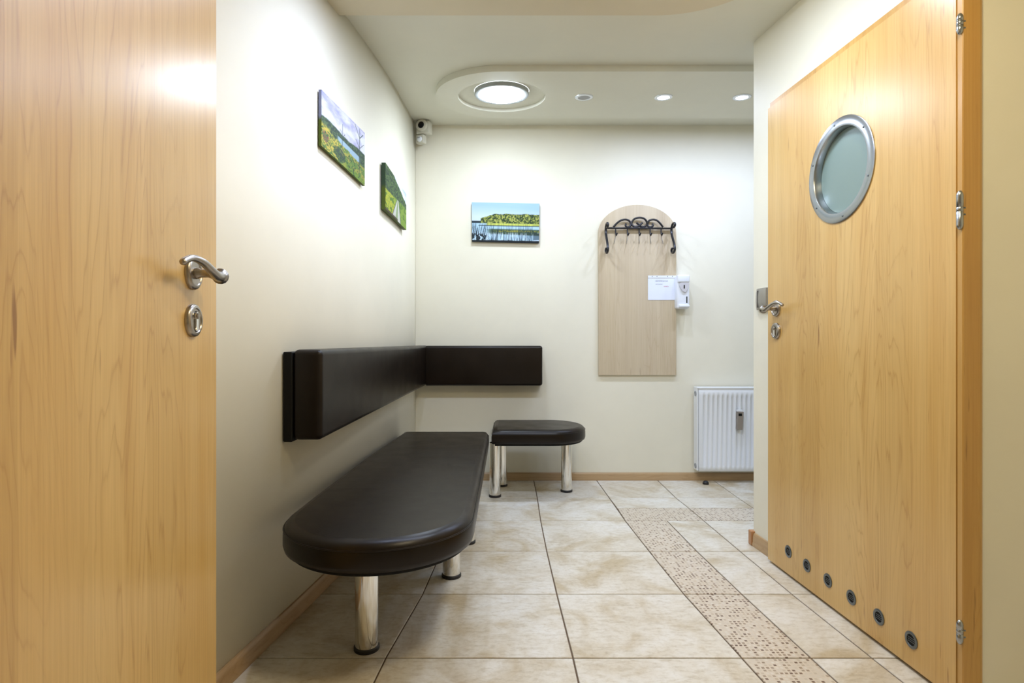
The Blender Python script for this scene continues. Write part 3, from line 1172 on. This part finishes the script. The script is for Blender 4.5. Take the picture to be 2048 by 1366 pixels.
# ------------------------------------------------------------ COAT RACK on its board
yb_ = YB - .019
t = thing('coat_board', 'tall pale wood-grain board with arched top fixed to the back wall', 'board')
bx0, bx1 = P(1197, 0, yb_).x, P(1352.5, 0, yb_).x
zb, zs, zt = P(0, 750, yb_).z, P(0, 466, yb_).z, P(0, 409.5, yb_).z
cxm = (bx0 + bx1) / 2
pts = [(bx0, zb), (bx1, zb)] + [(cxm + (bx1 - bx0) / 2 * math.cos(math.radians(a)), zs + (zt - zs) * math.sin(math.radians(a))) for a in range(0, 181, 6)]
bm = bmesh.new()
fr_ = [bm.verts.new((x, yb_, z)) for x, z in pts]
bk_ = [bm.verts.new((x, YB - .001, z)) for x, z in pts]
for k in range(len(pts)):
    bm.faces.new((fr_[k], fr_[(k + 1) % len(pts)], bk_[(k + 1) % len(pts)], bk_[k]))
bm.faces.new(fr_)
bm.faces.new(bk_[::-1])
bm_obj('panel', bm, M['board'], t)

rk = thing('coat_rack', 'black wrought-iron coat rack with scrolls and five hooks on the arched board', 'coat rack', (cxm, yb_, P(0, 457, yb_).z))
rk_inv = Matrix.Translation(rk.location).inverted()


def rk_obj(name, bm, m_, parent=rk, label=None):
    if parent is rk or parent.parent is rk:
        bm.transform(rk_inv)
    return bm_obj(name, bm, m_, parent, label, smooth_=True)


yr = yb_ - .022
CP = lambda cx_, cy_, y=yr: P(1170 + cx_ / 5.464, 390 + cy_ / 5.464, y)
bm = bmesh.new()
tube(bm, [CP(235, 362), CP(945, 366)], .0095, 10, .7)
rk_obj('bar', bm, M['iron'])
for c_ in ([(310, 350), (345, 312), (390, 280), (440, 268), (482, 280), (502, 312), (492, 342), (465, 352), (443, 338), (447, 314)],
           [(852, 350), (820, 312), (785, 280), (742, 268), (702, 280), (684, 312), (692, 342), (716, 352), (740, 338), (736, 312)],
           [(628, 304), (606, 322), (580, 342), (545, 346), (518, 330), (512, 300), (540, 262), (594, 248), (648, 262), (676, 300), (672, 330), (645, 346), (610, 342), (585, 322), (562, 304)]):
    bm = bmesh.new()
    path = catmull([CP(x, y) + Vector((0, -.004 * math.sin(i), 0)) for i, (x, y) in enumerate(c_)], 6)
    tube(bm, path, .0072, 8)
    rk_obj('scroll', bm, M['iron'])
# side brackets: S shapes standing out from the board
for sx_, x_ in (('l', P(1212, 0, yr).x), ('r', P(1343.5, 0, yr).x)):
    zz = lambda cy_: P(0, 390 + cy_ / 5.464, 4.05).z
    pr = [(.055, 350), (.070, 348), (.082, 335), (.080, 315), (.062, 302), (.038, 305), (.020, 328), (.010, 365), (.016, 410), (.040, 470), (.066, 530),
          (.080, 580), (.074, 612), (.050, 628), (.024, 618), (.012, 592), (.022, 572), (.038, 575)]
    bm = bmesh.new()
    path = catmull([Vector((x_, yb_ - .004 - d * 1.15, zz(c_))) for d, c_ in pr], 5)
    tube(bm, path, .0088, 10, .75)
    rk_obj('side_bracket', bm, M['iron'])
for hx_, tip in ((335, 318), (463, 456), (592, 593), (712, 720), (832, 853)):
    bm = bmesh.new()
    tube(bm, catmull([CP(hx_, 366), CP(hx_, 400), CP(hx_ + 2, 430, yr - .004), CP(hx_ + 6, 442, yr - .016), CP(hx_ + 12, 432, yr - .026), CP(hx_ + 18, 412, yr - .030)], 4), .0046, 8)
    hk = rk_obj('hook', bm, M['iron'])
    bm = bmesh.new()
    tube(bm, catmull([CP(hx_, 430, yr - .002), CP(hx_ + (tip - hx_) * .2, 465, yr), CP(hx_ + (tip - hx_) * .6, 500, yr - .012), CP(tip, 530, yr - .034)], 5), .0024, 6)
    rk_obj('lower_prong', bm, M['wire'], hk, 'thin grey lower prong')

# ------------------------------------------------------------ NOTICE in a plastic sleeve
yn_ = yb_ - .0025
nt = thing('notice_sheet', 'white paper notice in a plastic sleeve pinned to the arched board', 'notice', tuple(P(1324, 576, yn_)))
ninv = Matrix.Translation(nt.location).inverted()


def part(name, bm, m_, parent, inv, **kw):
    bm.transform(inv)
    return bm_obj(name, bm, m_, parent, **kw)


def rect_slab(px0, py0, px1, py1, yfr, th):
    a_, b_ = P(px0, py1, yfr), P(px1, py0, yfr)
    bm = bmesh.new()
    box(bm, a_.x, b_.x, yfr, yfr + th, a_.z, b_.z)
    return bm


part('sheet', rect_slab(1296, 556.5, 1351.5, 600, yn_, .0012), M['paper'], nt, ninv)
part('sleeve_strip', rect_slab(1296, 551, 1352, 555.8, yn_ - .0004, .0010), M['plast'], nt, ninv, label='white punched strip of the sleeve')


def text(body, px, py, hpx, yfr, m_, parent, inv, name='lettering', align='LEFT', wpx=None):
    cu = bpy.data.curves.new('txt', 'FONT')
    cu.body = body
    cu.size = 1.0
    cu.align_x = align
    ob = bpy.data.objects.new('txt', cu)
    C.objects.link(ob)
    dg = bpy.context.evaluated_depsgraph_get()
    me = bpy.data.meshes.new_from_object(ob.evaluated_get(dg))
    bpy.data.objects.remove(ob)
    xs = [v_.co.x for v_ in me.vertices]
    k = hpx / F * yfr / .70
    kx = (wpx / F * yfr) / (max(xs) - min(xs)) if wpx else k
    o = P(px, py, yfr)
    x0 = min(xs)
    me.transform(inv @ Matrix.Translation(o) @ Matrix(((kx, 0, 0, -x0 * kx), (0, 0, -1, 0), (0, k, 0, 0), (0, 0, 0, 1))))
    return link(name, me, m_, parent)


text('DEZYNFEKCJA RĄK', 1311, 563.2, 2.3, yn_ - .0006, M['ink'], nt, ninv, wpx=25)
text('płyn do dezynfekcji', 1311.5, 568.8, 1.5, yn_ - .0006, M['ink'], nt, ninv, wpx=13.5)
text('UWAGA', 1327.5, 574, 2.4, yn_ - .0006, M['red'], nt, ninv, wpx=9.5)
for px in (1304.5, 1314, 1335, 1345):
    bm = bmesh.new()
    lathe(bm, [(.0028, 0), (.0024, .0012), (0, .0014)], 10, Matrix.Translation(P(px, 552.8, yn_ - .0005)) @ Matrix.Rotation(PI / 2, 4, 'X'))
    part('pin', bm, M['ink'], nt, ninv)

# ------------------------------------------------------------ DISPENSER
ds = thing('soap_dispenser', 'white plastic hand sanitiser dispenser on the back wall right of the board', 'dispenser', tuple(P(1367, 585, YB - .05)))
dinv = Matrix.Translation(ds.location).inverted()
yd = YB - .085


def rbox(px0, py0, px1, py1, y0, y1, r, yref=None):
    yref = yref or y0
    a_, b_ = P(px0, py1, yref), P(px1, py0, yref)
    bm = bmesh.new()
    box(bm, a_.x, b_.x, y0, y1, a_.z, b_.z)
    bevel_all(bm, r, 3)
    return bm


part('housing', rbox(1354.5, 551, 1379.5, 617, yd, YB - .001, .012), M['plast'], ds, dinv, angle=math.radians(40))
part('upper_cover', rbox(1356, 549, 1380, 565, yd - .016, YB - .04, .010), M['plast'], ds, dinv, angle=math.radians(40))
bm = bmesh.new()
pts = [(1358, 569), (1361, 565), (1368, 563), (1376, 563), (1379, 567), (1377, 575), (1372, 584), (1366, 583), (1361, 576)]
a_ = [bm.verts.new(P(x, y, yd - .012)) for x, y in pts]
b_ = [bm.verts.new(P(x, y, yd + .004)) for x, y in pts]
for k in range(len(pts)):
    bm.faces.new((a_[k], a_[(k + 1) % len(pts)], b_[(k + 1) % len(pts)], b_[k]))
bm.faces.new(a_)
part('nozzle_cover', bm, mat('shell_plastic', (.60, .58, .60), .4), ds, dinv, label='greyish pink nozzle cover')
part('sensor_slot', rect_slab(1367.6, 570, 1369.8, 577, yd - .0135, .002), M['dark'], ds, dinv)
part('level_window', rect_slab(1372.8, 593, 1374.8, 606, yd - .0012, .002), M['dark'], ds, dinv, label='narrow dark level window')
part('drip_tray', rbox(1359, 609.5, 1379.5, 614, yd - .014, yd + .01, .004), M['plast'], ds, dinv, angle=math.radians(40))

# ------------------------------------------------------------ RADIATOR
yfr = YB - .095
rx0, rx1 = P(1397.5, 0, yfr).x, 2.18
rz0, rz1 = P(0, 943, yfr).z, P(0, 777, yfr).z
rd = thing('radiator', 'white ribbed panel radiator on the back wall by the corner', 'radiator', (rx0, yfr, rz0))
rinv = Matrix.Translation(rd.location).inverted()
bm = bmesh.new()
pitch_ = .0335
xs_ = [(rx0, 0), (rx0 + .016, 0)]
x = rx0 + .026
while x < rx1 - .05:
    for dx, dy in ((0, 0), (.003, .0), (.009, .0095), (.0175, .0095), (.0235, .0), (.0305, 0)):
        xs_.append((x + dx, dy))
    x += pitch_
xs_.append((rx1, 0))
zr = [(rz0, 0, -.004), (rz0 + .004, 0, 0), (rz0 + .036, 0, 0), (rz0 + .046, 1, 0), (rz1 - .060, 1, 0), (rz1 - .046, 0, 0), (rz1 - .016, 0, 0), (rz1 - .012, 0, -.003), (rz1 - .006, 0, -.003), (rz1, 0, -.0)]
grid = [[bm.verts.new((x, yfr + dy * k - ex_, z)) for x, dy in xs_] for z, k, ex_ in zr]
for r0, r1 in zip(grid, grid[1:]):
    for k in range(len(xs_) - 1):
        bm.faces.new((r0[k], r0[k + 1], r1[k + 1], r1[k]))
part('front_panel', bm, M['white'], rd, rinv, angle=math.radians(50))
bm = bmesh.new()
box(bm, rx0 + .002, rx1 - .002, yfr + .012, yfr + .080, rz0 + .004, rz1 - .004)
part('body', bm, M['white'], rd, rinv)
# side cover, seen as a narrow strip with the two pipe plugs
bm = bmesh.new()
sx0 = rx0 - .0105
box(bm, sx0, rx0 + .0005, yfr + .004, yfr + .078, rz0 + .004, rz1 + .006)
bevel_all(bm, .003, 2)
sc = part('side_cover', bm, M['white'], rd, rinv)
for zq in (rz0 + .034, rz1 - .038):
    bm = bmesh.new()
    lathe(bm, [(.018, 0), (.018, .004), (.012, .0045), (.011, .0015), (0, .0015)], 24, Matrix.Translation((sx0, yfr + .036, zq)) @ Matrix.Rotation(-PI / 2, 4, 'Y'))
    part('plug', bm, M['grey'], sc, rinv)
bm = bmesh.new()
box(bm, sx0, rx1, yfr - .002, yfr + .078, rz1 - .001, rz1 + .0085)
bevel_all(bm, .0035, 2)
part('top_cover', bm, M['white'], rd, rinv)
hm = rbox(1475.5, 823.5, 1486.5, 860, yfr - .030, yfr - .0005, .003)
hm.transform(Matrix.Translation(P(1481, 842, yfr)) @ Matrix.Rotation(math.radians(3.5), 4, 'Y') @ Matrix.Translation(-P(1481, 842, yfr)))
mt_ = part('heat_meter', hm, M['taupe'], rd, rinv, label='small taupe heat meter with a display')
part('display', rect_slab(1477.3, 827, 1484, 832, yfr - .0315, .002), M['dark'], mt_, rinv)
part('meter_cap', rect_slab(1474.8, 819.8, 1485, 823.2, yfr - .024, .02), M['white'], mt_, rinv)

# ------------------------------------------------------------ DOOR STOP on the floor
q = floor_pt(1411.5, 968.5)
bm = bmesh.new()
lathe(bm, [(.0, .0005), (.021, .0005), (.0215, .006), (.019, .016), (.012, .023), (0, .0255)], 24, Matrix.Translation((q.x, q.y, 0)))
tag(bm_obj('door_stop', bm, M['rubber'], smooth_=True), 'small black rubber door stop on the floor in front of the radiator', 'door stop')

# ------------------------------------------------------------ SENSORS in the corner
def sensor(name, label, cat, px0, py0, px1, py1, yfront, depth, dome, lens_px, lens_r, rot=-18):
    ctr = P((px0 + px1) / 2, (py0 + py1) / 2, yfront + depth / 2)
    t_ = thing(name, label, cat, mtx=Matrix.Translation(ctr) @ Matrix.Rotation(math.radians(rot), 4, 'Z'))
    a_, b_ = P(px0, py1, yfront), P(px1, py0, yfront)
    w_, h_ = (b_.x - a_.x) / 2, (b_.z - a_.z) / 2
    bm = bmesh.new()
    box(bm, -w_, w_, -depth / 2, depth / 2, -h_, h_)
    bevel_all(bm, .006, 3)
    bm_obj('housing', bm, M['plast_cream'], t_, angle=math.radians(45))
    return t_, w_, h_, depth


t_, w_, h_, dp = sensor('security_camera', 'small cream security camera with a round black lens high in the corner', 'camera', 834.5, 245, 862.5, 269.5, 4.02, .060, 1, None, 0)
bm = bmesh.new()
lathe(bm, [(.044, -.004), (.044, .008), (.040, .016), (.030, .020), (.026, .020), (.0235, .015), (0, .015)], 32, Matrix.Translation((-.004, -dp / 2 + .002, .012)) @ Matrix.Rotation(PI / 2, 4, 'X'))
rg = bm_obj('lens_ring', bm, M['plast_cream'], t_, angle=math.radians(40))
bm = bmesh.new()
lathe(bm, [(.0225, .0152), (.020, .019), (.012, .0225), (0, .024)], 24, Matrix.Translation((-.004, -dp / 2 + .002, .012)) @ Matrix.Rotation(PI / 2, 4, 'X'))
bm_obj('lens', bm, M['dark'], rg, 'glossy black lens', smooth_=True)
bm = bmesh.new()
tube(bm, [(-.01, dp / 2 - .004, 0), (-.02, dp / 2 + .038, .0)], .014, 14)
bm_obj('mount', bm, M['plast_cream'], t_)
t_, w_, h_, dp = sensor('motion_sensor', 'small pale motion sensor below the security camera in the corner', 'sensor', 834, 271, 851, 288, 4.03, .046, 1, None, 0, rot=-25)
bm = bmesh.new()
lathe(bm, [(.020, 0), (.019, .006), (.012, .010), (0, .012)], 20, Matrix.Translation((.002, -dp / 2, -.003)) @ Matrix.Rotation(PI / 2, 4, 'X'))
bm_obj('sensor_window', bm, M['plast'], t_, smooth_=True)
bm = bmesh.new()
box(bm, -.010, .010, -dp / 2 - .0125, -dp / 2 - .009, .004, .007)
bm_obj('slot', bm, M['grey'], t_)
bm = bmesh.new()
tube(bm, [(-.004, dp / 2 - .004, 0), (-.012, dp / 2 + .040, .0)], .010, 12)
bm_obj('mount', bm, M['plast_cream'], t_)

# ------------------------------------------------------------ CONTROL PLATE beside the right door
ya, yb2 = 2.676, 2.786
zt_, zb_ = P(0, 578, 2.76).z, P(0, 620, 2.76).z
sw = thing('wall_control', 'grey metal control plate on the right wall, half hidden behind the open door', 'switch', (RWX(2.73) - .001, 2.731, (zt_ + zb_) / 2))
sinv = Matrix.Translation(sw.location).inverted()
bm = bmesh.new()
hh = (zt_ - zb_) / 2
prof_ = []
for k in range(13):
    a = -1 + 2 * k / 12
    prof_.append(a)
rows_ = []
for j in range(7):
    tz = -1 + 2 * j / 6
    rows_.append([bm.verts.new((-.004 - .022 * math.sqrt(max(0, 1 - .75 * a * a)) * (1 - .25 * tz ** 4), a * .053 * (1 - .06 * tz * tz), tz * hh)) for a in prof_])
for r0, r1 in zip(rows_, rows_[1:]):
    for k in range(12):
        bm.faces.new((r0[k], r0[k + 1], r1[k + 1], r1[k]))
back_ = [[bm.verts.new((0, v_.co.y, v_.co.z)) for v_ in r_] for r_ in rows_]
for j in range(6):
    bm.faces.new((rows_[j][0], rows_[j + 1][0], back_[j + 1][0], back_[j][0]))
    bm.faces.new((rows_[j][-1], rows_[j + 1][-1], back_[j + 1][-1], back_[j][-1]))
for k in range(12):
    bm.faces.new((rows_[0][k], rows_[0][k + 1], back_[0][k + 1], back_[0][k]))
    bm.faces.new((rows_[-1][k], rows_[-1][k + 1], back_[-1][k + 1], back_[-1][k]))
bm_obj('cover', bm, mat('control_metal', (.36, .34, .30), .4, .55), sw, angle=math.radians(40))
bm = bmesh.new()
box(bm, -.0268, -.0245, .006, .010, -hh * .8, hh * .8)
bm_obj('groove', bm, M['dark'], sw)


# ------------------------------------------------------------ CEILING LIGHTS
SL = math.atan(0.0681)


def on_panel(x, y, dz=0.0):
    return Matrix.Translation((x, y, zp(y) + dz)) @ Matrix.Rotation(SL, 4, 'X') @ Matrix.Rotation(PI, 4, 'X')   # local z points down


def big_lamp(x, y, label):
    t_ = thing('ceiling_light', label, 'ceiling light', mtx=on_panel(x, y, .0215))
    bm = bmesh.new()
    lathe(bm, [(.163, .0), (.163, .020), (.160, .024), (.150, .0245), (.136, .022), (.134, .019)], 64, Matrix())
    bm_obj('frame', bm, mat('lamp_frame', (.33, .35, .34), .4, .0), t_, 'grey round metal frame', angle=math.radians(40))
    bm = bmesh.new()
    lathe(bm, [(.1345, .019), (.130, .026), (.110, .034), (.07, .040), (0, .042)], 64, Matrix())
    bm_obj('diffuser', bm, M['lamp_big'], t_, 'glowing round white diffuser')
    return t_


big_lamp(LAMP1[0], LAMP1[1] - .045, 'large round recessed ceiling lamp glowing white in the left end of the dropped panel')
big_lamp(LAMP2[0], LAMP2[1] - .02, 'large round recessed ceiling lamp in the nearer dropped panel, just above the frame')


def spot(x, y, on, label):
    t_ = thing('spotlight', label, 'spotlight', mtx=on_panel(x, y, -.0002))
    bm = bmesh.new()
    lathe(bm, [(.054, .0), (.053, .004), (.047, .0065), (.036, .005), (.034, -.004)], 40, Matrix())
    bm_obj('rim', bm, mat('spot_rim', (.78, .82, .86), .25, .2), t_, 'white metal rim', angle=math.radians(50))
    bm = bmesh.new()
    lathe(bm, [(.0355, .002), (.028, .0032), (0, .004)], 32, Matrix())
    bm_obj('bulb', bm, M['lamp_small'] if on else M['grey'], t_, 'lit bulb' if on else 'unlit grey bulb')
    if on:
        ld = bpy.data.lights.new('spot_light', 'AREA')
        ld.shape = 'DISK'
        ld.size = .064
        ld.energy = SMALL
        ld.color = COOL2
        lo_ = bpy.data.objects.new('spot_light', ld)
        C.objects.link(lo_)
        lo_.parent = t_
        lo_.location = (0, 0, .0062)
        lo_.rotation_euler = (PI, 0, 0)
    return t_


ysp = 3.48
spot(.478, ysp, False, 'unlit recessed spotlight with grey centre, right of the large round lamp')
spot(.959, ysp, True, 'glowing recessed spotlight, the larger bright one in the middle of the ceiling panel')
spot(1.434, ysp, True, 'glowing recessed spotlight by the edge of the right wall')
spot(1.91, ysp, True, 'glowing recessed spotlight hidden behind the right wall')
spot(.17, 2.095, True, 'glowing recessed spotlight in the nearer panel above the frame')
spot(-.31, 2.095, True, 'glowing recessed spotlight in the nearer panel over the long bench')

# unseen lamp, added as warm fill for the entrance space the camera stands in
hl = thing('added_fill_lamp', 'added unseen round warm fill lamp over the entrance between the two doors', 'ceiling light', (.62, .93, zc(.93) - .004))
bm = bmesh.new()
lathe(bm, [(.17, 0), (.17, -.02), (.15, -.03), (0, -.034)], 40, Matrix.Rotation(0, 4, 'X'))
bm_obj('diffuser', bm, M['fill_warm'], hl)
